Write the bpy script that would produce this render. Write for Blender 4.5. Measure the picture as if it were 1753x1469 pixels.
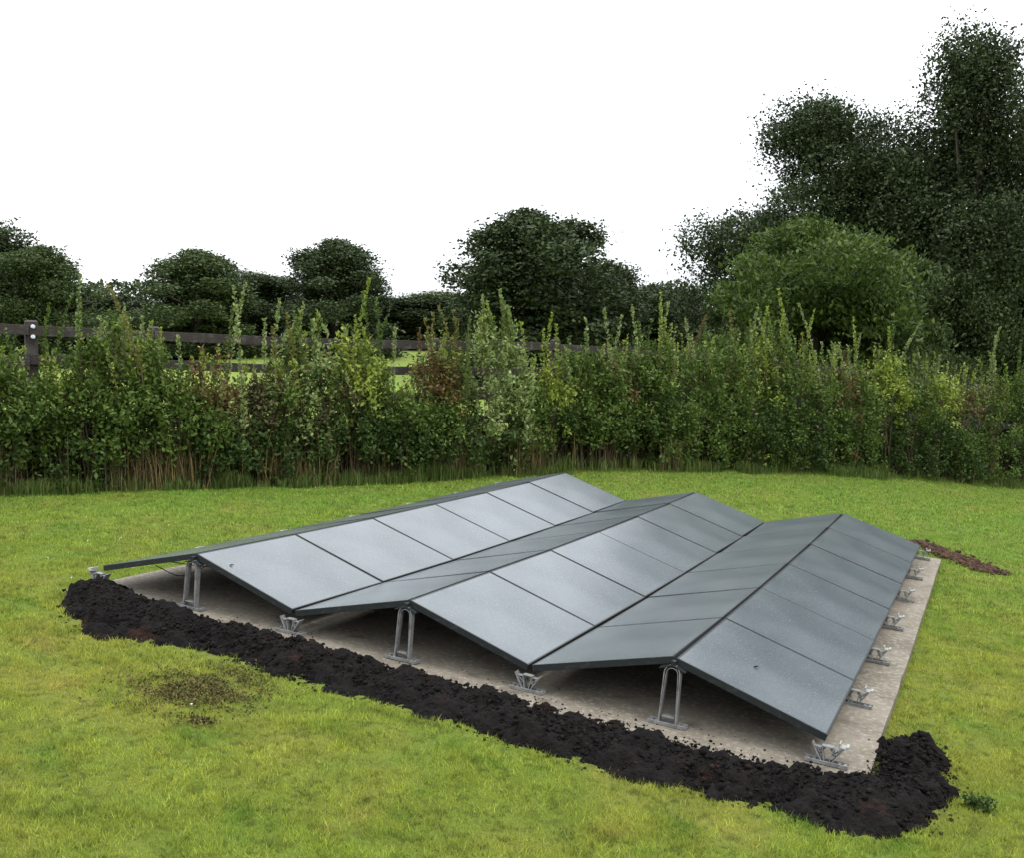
import bpy, math, random
import numpy as np
from mathutils import Matrix, Vector, noise as mnoise
random.seed(7); rng = np.random.default_rng(7)
for o in list(bpy.data.objects): bpy.data.objects.remove(o)
scn = bpy.context.scene
col = scn.collection

# ------------------------------------------------------------------ camera, sky, sun, exposure
PITCH = -0.0745; EYE = 2.0; FOC = 1778.6; PW, PH = 1753, 1469
cam = bpy.data.cameras.new('camera'); camo = bpy.data.objects.new('camera', cam); col.objects.link(camo)
camo.location = (0, 0, EYE); camo.rotation_euler = (math.pi/2 + PITCH, 0, 0)
cam.sensor_fit = 'HORIZONTAL'; cam.sensor_width = 36; cam.lens = 36*FOC/PW
cam.clip_start = 0.1; cam.clip_end = 2000
scn.camera = camo
world = bpy.data.worlds.new("World"); scn.world = world; world.use_nodes = True
nt = world.node_tree; nt.nodes.clear()
SUN_EL, SUN_AZ = math.radians(66), math.radians(110)      # high, diffused by the cloud, from the right
wo = nt.nodes.new('ShaderNodeOutputWorld'); bg = nt.nodes.new('ShaderNodeBackground')
sky = nt.nodes.new('ShaderNodeTexSky'); sky.sky_type = 'NISHITA'; sky.sun_disc = False
sky.sun_elevation = SUN_EL; sky.sun_rotation = SUN_AZ; sky.dust_density = 3
sc_ = nt.nodes.new('ShaderNodeVectorMath'); sc_.operation = 'SCALE'; sc_.inputs['Scale'].default_value = 0.1
nt.links.new(sky.outputs[0], sc_.inputs[0])
tc = nt.nodes.new('ShaderNodeTexCoord'); nz = nt.nodes.new('ShaderNodeTexNoise')
nz.inputs['Scale'].default_value = 3.0; nz.inputs['Detail'].default_value = 5
nt.links.new(tc.outputs['Generated'], nz.inputs['Vector'])
cr = nt.nodes.new('ShaderNodeValToRGB')
cr.color_ramp.elements[0].position = 0.35; cr.color_ramp.elements[0].color = (0.80, 0.85, 0.90, 1)
cr.color_ramp.elements[1].position = 0.65; cr.color_ramp.elements[1].color = (0.96, 0.98, 1.0, 1)
nt.links.new(nz.outputs['Fac'], cr.inputs[0])
mx = nt.nodes.new('ShaderNodeMix'); mx.data_type = 'RGBA'; mx.inputs[0].default_value = 0.92
nt.links.new(sc_.outputs[0], mx.inputs[6]); nt.links.new(cr.outputs[0], mx.inputs[7])
sx_ = nt.nodes.new('ShaderNodeSeparateXYZ'); nt.links.new(tc.outputs['Generated'], sx_.inputs[0])
mr_ = nt.nodes.new('ShaderNodeMapRange'); mr_.inputs[1].default_value = 0; mr_.inputs[2].default_value = 1; mr_.inputs[3].default_value = .54; mr_.inputs[4].default_value = 1.65
nt.links.new(sx_.outputs['Z'], mr_.inputs[0])          # an overcast sky is about three times brighter overhead than low down
sv_ = nt.nodes.new('ShaderNodeVectorMath'); sv_.operation = 'SCALE'; nt.links.new(mx.outputs[2], sv_.inputs[0]); nt.links.new(mr_.outputs[0], sv_.inputs['Scale'])
nt.links.new(sv_.outputs[0], bg.inputs['Color']); bg.inputs['Strength'].default_value = 1.0
nt.links.new(bg.outputs[0], wo.inputs[0])
sl = bpy.data.lights.new('sun', 'SUN'); so = bpy.data.objects.new('sun', sl); col.objects.link(so)
sl.energy = .65; sl.angle = math.radians(20); sl.color = (1, 0.96, 0.88)
so.rotation_euler = (math.radians(9), math.radians(22), 0); so.location = (3, -3, 12)
vs = scn.view_settings; vs.view_transform = 'Standard'; vs.look = 'None'; vs.gamma = 1; vs.use_curve_mapping = False
vs.exposure = 1.4

# ------------------------------------------------------------------ helpers
def tag(o, label=None, cat=None, group=None, kind=None):
    if label: o['label'] = label
    if cat: o['category'] = cat
    if group: o['group'] = group
    if kind: o['kind'] = kind
    return o
def empty(name, loc=(0, 0, 0), parent=None):
    o = bpy.data.objects.new(name, None); col.objects.link(o); o.location = loc; o.empty_display_size = .1
    if parent: o.parent = parent
    return o
def link(name, me, mats=(), parent=None):
    o = bpy.data.objects.new(name, me); col.objects.link(o)
    for m in mats:
        if m.name not in [x.name for x in me.materials if x]: me.materials.append(m)
    if parent: o.parent = parent
    return o
def npmesh(name, V, Fc, attr=None, smooth=False, mi=None):
    """fast mesh from numpy arrays: V (n,3), Fc (m,k) with constant k"""
    me = bpy.data.meshes.new(name); V = np.asarray(V, dtype=np.float32); Fc = np.asarray(Fc, dtype=np.int32)
    n, m, k = len(V), len(Fc), Fc.shape[1]
    me.vertices.add(n); me.vertices.foreach_set('co', V.ravel())
    me.loops.add(m*k); me.loops.foreach_set('vertex_index', Fc.ravel())
    me.polygons.add(m); me.polygons.foreach_set('loop_start', np.arange(0, m*k, k, dtype=np.int32))
    me.polygons.foreach_set('loop_total', np.full(m, k, dtype=np.int32))
    if smooth: me.polygons.foreach_set('use_smooth', np.ones(m, dtype=bool))
    if mi is not None: me.polygons.foreach_set('material_index', np.asarray(mi, dtype=np.int32))
    me.update(calc_edges=True)
    if attr is not None:
        a = me.attributes.new('v', 'FLOAT', 'POINT'); a.data.foreach_set('value', np.asarray(attr, dtype=np.float32))
    return me
class MB:
    """collects boxes, bars and tubes into one mesh"""
    def __init__(s): s.v = []; s.f = []
    def poly(s, vs_, fs_):
        b = len(s.v); s.v += [tuple(p) for p in vs_]; s.f += [tuple(b+i for i in q) for q in fs_]
    def box(s, x0, x1, y0, y1, z0, z1):
        s.poly([(x0,y0,z0),(x1,y0,z0),(x1,y1,z0),(x0,y1,z0),(x0,y0,z1),(x1,y0,z1),(x1,y1,z1),(x0,y1,z1)],
               [(3,2,1,0),(4,5,6,7),(0,1,5,4),(1,2,6,5),(2,3,7,6),(3,0,4,7)])
    def bar(s, a, b, wy, t):
        """strip between two points of the x-z plane, wide in y, t thick"""
        (xa, za), (xb, zb) = a, b; d = Vector((xb-xa, zb-za)).normalized(); n = Vector((-d.y, d.x))*t/2
        pts = [(xa+n.x, za+n.y), (xb+n.x, zb+n.y), (xb-n.x, zb-n.y), (xa-n.x, za-n.y)]
        s.poly([(x, -wy/2, z) for x, z in pts]+[(x, wy/2, z) for x, z in pts],
               [(0,1,2,3),(7,6,5,4),(0,4,5,1),(1,5,6,2),(2,6,7,3),(3,7,4,0)])
    def tube(s, pts, rads, n=6):
        rings = []; pts = [Vector(p) for p in pts]; b = len(s.v)
        for i, p in enumerate(pts):
            d = (pts[min(i+1, len(pts)-1)]-pts[max(i-1, 0)]).normalized()
            u = d.orthogonal().normalized(); w = d.cross(u); r = rads[i] if hasattr(rads, '__len__') else rads
            for k in range(n):
                a = 2*math.pi*k/n; s.v.append(tuple(p+(u*math.cos(a)+w*math.sin(a))*r))
        for i in range(len(pts)-1):
            for k in range(n):
                k2 = (k+1) % n
                s.f.append((b+i*n+k, b+i*n+k2, b+(i+1)*n+k2, b+(i+1)*n+k))
        s.f.append(tuple(b+k for k in range(n))[::-1]); s.f.append(tuple(b+(len(pts)-1)*n+k for k in range(n)))
    def mesh(s, name, bevel=0, smooth=False):
        me = bpy.data.meshes.new(name); me.from_pydata(s.v, [], s.f); me.update()
        if bevel:
            import bmesh
            bm = bmesh.new(); bm.from_mesh(me); bmesh.ops.bevel(bm, geom=list(bm.edges), offset=bevel, segments=1, affect='EDGES'); bm.to_mesh(me); bm.free()
        if smooth: me.polygons.foreach_set('use_smooth', [True]*len(me.polygons))
        return me

# value-noise in numpy
_perm = rng.random((256, 256))
def vnoise(x, y, s=1.0, seed=0):
    x = np.asarray(x)*s+seed*17.3+1000; y = np.asarray(y)*s+seed*9.1+1000
    xi = np.floor(x).astype(int); yi = np.floor(y).astype(int); fx = x-xi; fy = y-yi
    fx = fx*fx*(3-2*fx); fy = fy*fy*(3-2*fy); g = lambda a, b: _perm[a % 256, b % 256]
    return (g(xi,yi)*(1-fx)+g(xi+1,yi)*fx)*(1-fy)+(g(xi,yi+1)*(1-fx)+g(xi+1,yi+1)*fx)*fy

def leaf_quads(P, size, up=.35, asp=.55, along=None):
    """one folded leaf (two triangles) at each point"""
    n = len(P); a = rng.normal(0, 1, (n, 3)); 
    if along is not None: a = a*.6+along
    a /= np.linalg.norm(a, axis=1)[:, None]
    b = rng.normal(0, 1, (n, 3)); b[:, 2] *= .6; b -= a*(a*b).sum(1)[:, None]; b /= np.linalg.norm(b, axis=1)[:, None]
    s = (size*(.6+.8*rng.random(n)))[:, None]; nn = np.cross(a, b)
    v = np.stack([P-a*s*.5, P+b*s*asp*.5+nn*s*.08, P+a*s*.5, P-b*s*asp*.5+nn*s*.08], 1).reshape(-1, 3)
    i = 4*np.arange(n)[:, None]; f = np.concatenate([i+np.array([[0, 1, 2]]), i+np.array([[0, 2, 3]])], 0)
    return v, f

# ------------------------------------------------------------------ materials
def mat(name, color, rough=.8, spec=.3, noise=None, bump=None, metal=0, trans=0, extra=None, attr=False):
    """noise = [(scale, colour2, lo, hi, coords)], bump = (scale, strength, dist)"""
    m = bpy.data.materials.new(name); m.use_nodes = True; t = m.node_tree; b = t.nodes['Principled BSDF']
    b.inputs['Roughness'].default_value = rough; b.inputs['Specular IOR Level'].default_value = spec
    b.inputs['Metallic'].default_value = metal
    rgb = t.nodes.new('ShaderNodeRGB'); rgb.outputs[0].default_value = (*color, 1); out = rgb.outputs[0]
    tcn = t.nodes.new('ShaderNodeTexCoord'); geo = t.nodes.new('ShaderNodeNewGeometry')
    for (s, c2, lo, hi, co) in (noise or []):
        if co == 'island': fac = geo.outputs['Random Per Island']
        elif co == 'y':
            sp = t.nodes.new('ShaderNodeSeparateXYZ'); t.links.new(geo.outputs['Position'], sp.inputs[0]); fac = sp.outputs['Y']
        else:
            n = t.nodes.new('ShaderNodeTexNoise'); n.inputs['Scale'].default_value = s; n.inputs['Detail'].default_value = 6
            t.links.new(geo.outputs['Position'] if co == 'world' else tcn.outputs['Object'], n.inputs['Vector']); fac = n.outputs['Fac']
        mr = t.nodes.new('ShaderNodeMapRange'); mr.inputs[1].default_value = lo; mr.inputs[2].default_value = hi
        t.links.new(fac, mr.inputs[0])
        mixn = t.nodes.new('ShaderNodeMix'); mixn.data_type = 'RGBA'; mixn.inputs[7].default_value = (*c2, 1)
        t.links.new(mr.outputs[0], mixn.inputs[0]); t.links.new(out, mixn.inputs[6]); out = mixn.outputs[2]
    if attr:
        a = t.nodes.new('ShaderNodeAttribute'); a.attribute_name = 'v'
        vm = t.nodes.new('ShaderNodeVectorMath'); vm.operation = 'SCALE'
        t.links.new(out, vm.inputs[0]); t.links.new(a.outputs['Fac'], vm.inputs['Scale']); out = vm.outputs[0]
    t.links.new(out, b.inputs['Base Color'])
    if bump:
        n = t.nodes.new('ShaderNodeTexNoise'); n.inputs['Scale'].default_value = bump[0]; n.inputs['Detail'].default_value = 8
        t.links.new(geo.outputs['Position'] if len(bump) > 3 else tcn.outputs['Object'], n.inputs['Vector'])
        bn = t.nodes.new('ShaderNodeBump'); bn.inputs['Strength'].default_value = bump[1]; bn.inputs['Distance'].default_value = bump[2]
        t.links.new(n.outputs['Fac'], bn.inputs['Height']); t.links.new(bn.outputs[0], b.inputs['Normal'])
    if trans:
        tr = t.nodes.new('ShaderNodeBsdfTranslucent'); t.links.new(out, tr.inputs['Color'])
        ms = t.nodes.new('ShaderNodeMixShader'); ms.inputs[0].default_value = trans
        t.links.new(b.outputs[0], ms.inputs[1]); t.links.new(tr.outputs[0], ms.inputs[2])
        t.links.new(ms.outputs[0], t.nodes['Material Output'].inputs['Surface'])
    return m
M = {}
M['turf'] = mat('turf', (.085, .120, .018), .95, .1,
    [(1.1, (.125, .125, .026), .40, .66, 'world'), (14, (.030, .045, .010), .52, .75, 'world')], (60, .8, .03, 1))
M['field'] = mat('field', (.135, .195, .035), .95, .1, [(.9, (.17, .19, .05), .4, .65, 'world'), (9, (.08, .12, .02), .5, .75, 'world')], (30, .8, .05, 1))
M['concrete'] = mat('concrete', (.148, .128, .100), .9, .25,
    [(2.2, (.095, .082, .062), .42, .68, 'obj'), (30, (.22, .20, .165), .5, .72, 'obj'), (6, (.075, .063, .046), .56, .74, 'obj')], (90, .35, .006))
M['soil'] = mat('soil', (.0075, .0065, .006), .95, .08,
    [(3.5, (.030, .014, .010), .60, .76, 'world'), (40, (.007, .006, .006), .45, .65, 'world')], (45, 1.0, .03, 1))
M['clod'] = mat('clod', (.011, .009, .0078), .95, .08, [(0, (.004, .0036, .0036), .2, .8, 'island'), (4, (.034, .015, .010), .62, .76, 'world')], (120, .8, .01, 1))
M['redsoil'] = mat('redsoil', (.075, .038, .024), .95, .15, [(0, (.03, .02, .014), .2, .9, 'island')], (120, .8, .01, 1))
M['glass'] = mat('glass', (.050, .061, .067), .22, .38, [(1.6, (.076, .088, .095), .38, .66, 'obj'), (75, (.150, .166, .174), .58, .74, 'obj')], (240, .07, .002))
M['frame'] = mat('frame', (.010, .012, .013), .5, .3, [(30, (.03, .034, .036), .55, .8, 'obj')])
M['backsheet'] = mat('backsheet', (.030, .030, .032), .6, .3)
M['support'] = mat('support', (.17, .17, .168), .5, .4, [(25, (.10, .098, .092), .45, .7, 'obj'), (90, (.30, .30, .295), .6, .75, 'obj')], (80, .2, .003))
M['tab'] = mat('tab', (.20, .20, .19), .5, .4, [(60, (.30, .29, .27), .5, .7, 'obj')])
M['cable'] = mat('cable', (.012, .012, .012), .5, .4)
M['wood'] = mat('wood', (.036, .030, .026), .85, .2, [(9, (.075, .070, .066), .5, .75, 'obj'), (50, (.03, .022, .017), .5, .7, 'obj')], (40, .6, .01))
M['insul'] = mat('insul', (.55, .58, .62), .4, .5)
M['bark'] = mat('bark', (.055, .042, .030), .9, .2, [(8, (.02, .016, .012), .45, .65, 'obj')], (30, .8, .02))
M['stem'] = mat('stem', (.13, .095, .055), .85, .2, [(0, (.045, .030, .020), .3, 1.0, 'island')])
def leafmat(n, c, c2, tr=.3, rough=.6): return mat(n, c, rough, .22, [(0, c2, .1, 1.0, 'island'), (1.3, tuple(x*.6 for x in c), .55, .75, 'obj')], trans=tr)
M['leaf_dark'] = leafmat('leaf_dark', (.021, .044, .008), (.060, .096, .019))
M['leaf_mid'] = leafmat('leaf_mid', (.040, .076, .011), (.100, .148, .025))
M['leaf_pale'] = leafmat('leaf_pale', (.125, .175, .045), (.250, .300, .115))
M['leaf_bright'] = leafmat('leaf_bright', (.140, .195, .024), (.250, .300, .050))
M['leaf_rust'] = leafmat('leaf_rust', (.085, .050, .020), (.130, .100, .030))
M['leaf_brown'] = leafmat('leaf_brown', (.060, .045, .022), (.080, .085, .030))
M['leaf_gold'] = leafmat('leaf_gold', (.150, .130, .030), (.100, .120, .030))
M['tree_dark'] = leafmat('tree_dark', (.014, .025, .008), (.052, .074, .022), .2)
M['tree_mid'] = leafmat('tree_mid', (.024, .042, .010), (.070, .096, .028), .22)
M['tree_willow'] = leafmat('tree_willow', (.028, .050, .009), (.085, .128, .022), .3)
M['blade'] = mat('blade', (.245, .300, .038), .6, .15,
    [(0.55, (.310, .325, .045), .40, .62, 'world'), (2.3, (.330, .275, .065), .58, .74, 'world'), (3.1, (.115, .205, .024), .52, .70, 'world'), (0, (.170, .285, .040), 7.6, 12.5, 'y'), (1.7, (.230, .300, .040), .5, .7, 'world')], trans=.3, attr=True)
M['drygrass'] = mat('drygrass', (.34, .25, .10), .7, .2, [(0, (.060, .055, .024), .1, .75, 'island')], trans=.25)
M['verge'] = mat('verge', (.055, .100, .018), .6, .2, [(0, (.115, .140, .035), .2, .9, 'island')], trans=.3)
M['petal'] = mat('petal', (.8, .8, .76), .6, .3)
M['moss'] = mat('moss', (.125, .100, .035), .9, .1, [(0, (.030, .034, .012), .15, .8, 'island')])

# ------------------------------------------------------------------ where things stand
# frame of the slab: x across the ridges, y along them; it lies on a slope falling to the right
SM = Matrix(((.9004, .4249, .0932, 0), (-.4267, .9044, -.0003, 0), (-.0844, -.0395, .9956, 0), (0, 0, 0, 1)))
SM = Matrix.Translation((-3.0442, 7.5694, .2673)) @ SM
SMi = np.array(SM.inverted()); SMn = np.array(SM)
CURV = .117/6.8**2                     # the slab rises a little towards its far end
PWID, PLEN, H0, H1 = .8709, 1.134, .1525, .3925
SX0, SX1, SY0, SY1 = -.08, 5.44, -.24, 7.02
def to_slab(x, y):
    """slab x,y right under/over a world x,y (slab is nearly level)"""
    x = np.asarray(x, float); y = np.asarray(y, float); z = plane_z(x, y)
    return SMi[0,0]*x+SMi[0,1]*y+SMi[0,2]*z+SMi[0,3], SMi[1,0]*x+SMi[1,1]*y+SMi[1,2]*z+SMi[1,3]
_n = SMn[:3, 2]; _o = SMn[:3, 3]
def plane_z(x, y): return _o[2]-(_n[0]*(np.asarray(x)-_o[0])+_n[1]*(np.asarray(y)-_o[1]))/_n[2]
def slab_top(x, y):
    _, b = to_slab(x, y); return plane_z(x, y)+CURV*np.clip(b, 0, 7.2)**2
def ray(px, py, depth):
    """world point seen at a picture position, at a distance along y"""
    e = math.cos(PITCH)-math.sin(PITCH)*-(PH/2-py)/FOC*-1
    dx = (px-PW/2)/FOC; u = (PH/2-py)/FOC
    d = Vector((dx, math.cos(PITCH)-u*math.sin(PITCH), math.sin(PITCH)+u*math.cos(PITCH)))
    return Vector((0, 0, EYE))+d*(depth/d.y)
def on_plane(px, py, dz=0):
    d = ray(px, py, 1)-Vector((0, 0, EYE)); o = Vector(_o)+Vector((0, 0, dz)); n = Vector(_n)
    t = (o-Vector((0, 0, EYE))).dot(n)/d.dot(n); return Vector((0, 0, EYE))+d*t
FA, FB = Vector((-5.9, 12.5)), Vector((10.1, 22.42))      # line of the hedge foot, left to right
def hedge_pt(px, back=0.0):
    dx = (px-PW/2)/FOC; d = FB-FA; n = Vector((-d.y, d.x)).normalized(); a = FA+n*back
    t = (dx*a.y-a.x)/(d.x-dx*d.y); return a+d*t
ctrl = []
for i in range(8):
    for j in range(8):
        p = SM @ Vector((SX0-.25+(SX1-SX0+.5)*i/7, SY0-.25+(SY1-SY0+.4)*j/7, 0)); 
        b = max(0, SY0+(SY1-SY0)*j/7); ctrl.append((p.x, p.y, p.z+CURV*b*b-.06))
for x, y in [(-4.5, 2.5), (0, 1.5), (4.5, 2.5), (0, -3), (-6, 5), (-2, 4), (2, 4.2), (7, 6), (5.5, 8.5), (-5, -3), (5, -3), (7, 3)]:
    ctrl.append((x, y, float(plane_z(x, y))-.05))
for px, py in [(-150, 853), (60, 850), (300, 838), (500, 835), (700, 826), (950, 812), (1190, 808), (1450, 815), (1700, 832), (1950, 850)]:
    h = hedge_pt(px); r = ray(px, py, h.y); ctrl.append((h.x, h.y, r.z)); 
    h2 = hedge_pt(px, 2.5); ctrl.append((h2.x, h2.y, r.z+.05))
ctrl = np.array(ctrl)
def tps(a, b): r2 = (a[:, None, 0]-b[None, :, 0])**2+(a[:, None, 1]-b[None, :, 1])**2; return .5*r2*np.log(r2+1e-9)
nC = len(ctrl); A = np.zeros((nC+3, nC+3)); A[:nC, :nC] = tps(ctrl, ctrl)+np.eye(nC)*.05
Pm = np.c_[np.ones(nC), ctrl[:, :2]]; A[:nC, nC:] = Pm; A[nC:, :nC] = Pm.T
WT = np.linalg.solve(A, np.r_[ctrl[:, 2], 0, 0, 0])
def ground_z(x, y, bumps=True):
    x = np.atleast_1d(np.asarray(x, float)); y = np.atleast_1d(np.asarray(y, float)); out = np.zeros(len(x))
    for s in range(0, len(x), 20000):
        q = np.c_[x[s:s+20000], y[s:s+20000]]; cxy = np.clip(q, [-11, -4], [15, 26])
        zz = tps(cxy, ctrl)@WT[:nC]+np.c_[np.ones(len(q)), cxy]@WT[nC:]
        yy = q[:, 1]; f = np.clip((yy-25)/40, 0, 1); f = f*f*(3-2*f)
        xx = np.clip(q[:, 0], -40, 60); far = 2.45-.012*xx
        out[s:s+20000] = zz*(1-f)+far*f
    if bumps:
        a, b = to_slab(x, y); ins = (a > SX0-.35) & (a < SX1+.25) & (b > SY0-.3) & (b < SY1+.3)
        bm = (vnoise(x, y, 1.1, 3)-.5)*.05+(vnoise(x, y, 3.3, 5)-.5)*.028
        out = out+np.where(ins, 0, bm)
    return out
def gz(x, y): return float(ground_z([x], [y])[0])

# ------------------------------------------------------------------ ground: one sheet out to the horizon
def spaced(lo, hi, fine, edges):
    a = list(np.arange(lo, hi+1e-6, fine)); s = fine
    while a[-1] < edges[1]: s *= 1.25; a.append(a[-1]+s)
    s = fine
    while a[0] > edges[0]: s *= 1.25; a.insert(0, a[0]-s)
    return np.array(a)
gx = spaced(-9, 14, .12, (-600, 600)); gy = spaced(2, 24, .12, (-80, 900))
GX, GY = np.meshgrid(gx, gy); Gz = ground_z(GX.ravel(), GY.ravel())
nx, ny = len(gx), len(gy); I = np.arange(nx*ny).reshape(ny, nx)
Fg = np.stack([I[:-1, :-1].ravel(), I[:-1, 1:].ravel(), I[1:, 1:].ravel(), I[1:, :-1].ravel()], 1)
g = link('ground', npmesh('ground', np.c_[GX.ravel(), GY.ravel(), Gz], Fg, smooth=True, mi=(GY.ravel()[Fg[:, 0]] > FA.y+(GX.ravel()[Fg[:, 0]]-FA.x)*(FB.y-FA.y)/(FB.x-FA.x)+1.6).astype(int)), [M['turf'], M['field']]); tag(g, kind='structure')

# ------------------------------------------------------------------ concrete slab
nxs, nys = 60, 76; xs = np.linspace(SX0, SX1, nxs); ys = np.linspace(SY0, SY1, nys); X, Y = np.meshgrid(xs, ys)
xx = X.copy(); yy = Y.copy()
edge = (X == X.max()) | (X == X.min()); xx = np.where(edge, X+(vnoise(X, Y, 3, 1)-.5)*.012, X)
edge = (Y == Y.max()) | (Y == Y.min()); yy = np.where(edge, Y+(vnoise(X, Y, 3, 2)-.5)*.012, Y)
Z = CURV*np.clip(Y, 0, 9)**2+(vnoise(X, Y, 1.5, 4)-.5)*.008
V = np.c_[xx.ravel(), yy.ravel(), Z.ravel()]; I = np.arange(nxs*nys).reshape(nys, nxs)
Fs = [tuple(q) for q in np.stack([I[:-1, :-1].ravel(), I[:-1, 1:].ravel(), I[1:, 1:].ravel(), I[1:, :-1].ravel()], 1)]
loop = list(I[0, :])+list(I[1:, -1])+list(I[-1, -2::-1])+list(I[-2:0:-1, 0]); base = len(V)
V = list(map(tuple, V)); V += [(V[i][0], V[i][1], V[i][2]-.16) for i in loop]
for k in range(len(loop)):
    k2 = (k+1) % len(loop); Fs.append((loop[k2], loop[k], base+k, base+k2))
me = bpy.data.meshes.new('slab'); me.from_pydata(V, [], Fs); me.update()
s = link('concrete_slab', me, [M['concrete']]); s.matrix_world = SM; tag(s, kind='structure')

# ------------------------------------------------------------------ solar array
arr = empty('solar_array'); arr.matrix_world = SM
tag(arr, 'low black solar panel array in three ridges standing on the concrete slab', 'solar array')
SL = math.hypot(PWID, H1-H0)
pw, pl, th = SL-.022, PLEN-.012, .040       # one panel
mb = MB(); lip = .011
mb.box(-pw/2+lip, pw/2-lip, -pl/2+lip, pl/2-lip, -.006, -.0012); glass_me = mb.mesh('panel_glass')
for a, b_ in (((-pw/2, -pw/2+lip), 0), ((pw/2-lip, pw/2), 0)): pass
mb = MB()
mb.box(-pw/2, -pw/2+lip, -pl/2, pl/2, -th, 0); mb.box(pw/2-lip, pw/2, -pl/2, pl/2, -th, 0)
mb.box(-pw/2+lip, pw/2-lip, -pl/2, -pl/2+lip, -th, 0); mb.box(-pw/2+lip, pw/2-lip, pl/2-lip, pl/2, -th, 0)
frame_me = mb.mesh('panel_frame', bevel=.0012)
mb = MB(); mb.box(-pw/2+lip, pw/2-lip, -pl/2+lip, pl/2-lip, -.009, -.0062); mb.box(-.05, .05, pl/2-.2, pl/2-.13, -.026, -.0092)
back_me = mb.mesh('panel_back')
def ctr(i, j): return Vector((i*PWID, j*PLEN, (H1 if i % 2 else H0)+CURV*(j*PLEN)**2))
rr = random.Random(3)
for i in range(6):
    for j in range(6):
        a, b, c, d = ctr(i, j), ctr(i+1, j), ctr(i+1, j+1), ctr(i, j+1)
        u = ((b-a)+(c-d)).normalized(); v = ((d-a)+(c-b)); v = (v-u*v.dot(u)).normalized(); w = u.cross(v)
        # the installer never gets them perfectly true
        w = (w+u*rr.uniform(-.0035, .0035)+v*rr.uniform(-.005, .005)).normalized(); u = v.cross(w).normalized(); v = w.cross(u)
        mm = Matrix((u, v, w)).transposed().to_4x4(); mm.translation = (a+b+c+d)/4+w*rr.uniform(-.001, .002)
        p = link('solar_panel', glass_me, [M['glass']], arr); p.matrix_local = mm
        link('frame', frame_me, [M['frame']], p); link('back_sheet', back_me, [M['backsheet']], p)
# tall hairpin supports under the ridges
def strip(mb, pts, wy, t):
    for a, b in zip(pts[:-1], pts[1:]): mb.bar(a, b, wy, t)
def arch(w0, w1, z0, z1, n=8):
    r = w1; pts = [(-w0, z0), (-w1, z1-r)]
    for k in range(1, n): a = math.pi-math.pi*k/n; pts.append((r*math.cos(a), z1-r+r*math.sin(a)))
    return pts+[(w1, z1-r), (w0, z0)]
mb = MB(); strip(mb, arch(.050, .045, .018, H1-.045), .045, .006); hair_me = mb.mesh('hairpin')
mb = MB(); strip(mb, arch(.047, .034, .022, H1-.06), .040, .004); mb.box(-.035, .035, -.02, .02, .05, .056); rib_me = mb.mesh('hairpin_rib')
mb = MB(); mb.box(-.11, .11, -.028, .028, .002, .009); mb.box(-.11, .11, -.028, -.023, .009, .022); mb.box(-.11, .11, .023, .028, .009, .022)
for x in (-.095, -.065, .065, .095): mb.box(x-.008, x+.008, -.022, .022, .009, .018)
foot_me = mb.mesh('foot', bevel=.001)
mb = MB(); mb.bar((-.075, H1-.072), (0, H1-.042), .05, .006); mb.bar((0, H1-.042), (.075, H1-.072), .05, .006); mb.box(-.012, .012, -.02, .02, H1-.048, H1-.02); head_me = mb.mesh('head')
# low V supports in the valleys and along the two outer edges
mb = MB()
for s_ in (-1, 1):
    mb.bar((s_*.022, .012), (s_*.082, H0-.047), .05, .006)
    mb.bar((s_*.012, .012), (s_*.03, H0-.055), .04, .005)
    mb.bar((s_*.032, .045), (s_*.033, .082), .03, .004); mb.bar((s_*.062, .085), (s_*.02, .05), .03, .004)
    mb.bar((s_*.075, .088), (s_*.02, .088), .035, .004); mb.bar((s_*.04, .05), (s_*.012, .088), .03, .004)
mb.bar((-.03, H0-.055), (.03, H0-.055), .04, .005); vee_me = mb.mesh('v_bracket')
mb = MB(); mb.box(.055, .105, -.03, .03, H0-.047, H0-.038); mb.box(.055, .062, -.03, .03, H0-.038, H0-.018); mb.box(.09, .105, -.03, .03, H0-.038, H0-.030)
tabR = mb.mesh('tabR', bevel=.001)
mb = MB(); mb.box(-.105, -.055, -.03, .03, H0-.047, H0-.038); mb.box(-.062, -.055, -.03, .03, H0-.038, H0-.018); mb.box(-.105, -.09, -.03, .03, H0-.038, H0-.030)
tabL = mb.mesh('tabL', bevel=.001)
for i in range(7):
    for j in range(7):
        b = Vector((i*PWID, j*PLEN+(-.005 if j == 0 else .012 if j == 6 else 0), CURV*(j*PLEN)**2))
        if j == 0: b.y += .0
        if i % 2:
            p = link('ridge_support', hair_me, [M['support']], arr); p.location = b
            link('rib', rib_me, [M['support']], p); link('foot', foot_me, [M['support']], p); link('head_clamp', head_me, [M['frame']], p)
        else:
            p = link('valley_support', vee_me, [M['support']], arr); p.location = b
            link('foot', foot_me, [M['support']], p)
            link('clamp_tab', tabR, [M['tab']], p) if i == 6 else None; link('clamp_tab', tabL, [M['tab']], p) if i == 0 else None
        p.rotation_euler[2] = rr.uniform(-.03, .03)
# wiring hanging under the panels
for x0, y0, x1, y1 in ((.25, .4, 1.1, 1.3), (.5, .02, .78, .55), (1.9, .35, 2.7, 1.5), (2.9, .2, 3.4, .9), (4.4, .3, 5.0, 1.2), (4.62, .1, 4.75, .9)):
    mb = MB(); pts = []
    for k in range(12):
        t = k/11; x = x0+(x1-x0)*t; y = y0+(y1-y0)*t; fr = (x/PWID) % 2; top = H0+(H1-H0)*(fr if fr < 1 else 2-fr)
        pts.append((x, y, top-.05-.11*math.sin(math.pi*t)*(1+.3*math.sin(7*t))))
    mb.tube(pts, .0035, 5); link('cable', mb.mesh('cable', smooth=True), [M['cable']], arr)

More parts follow.
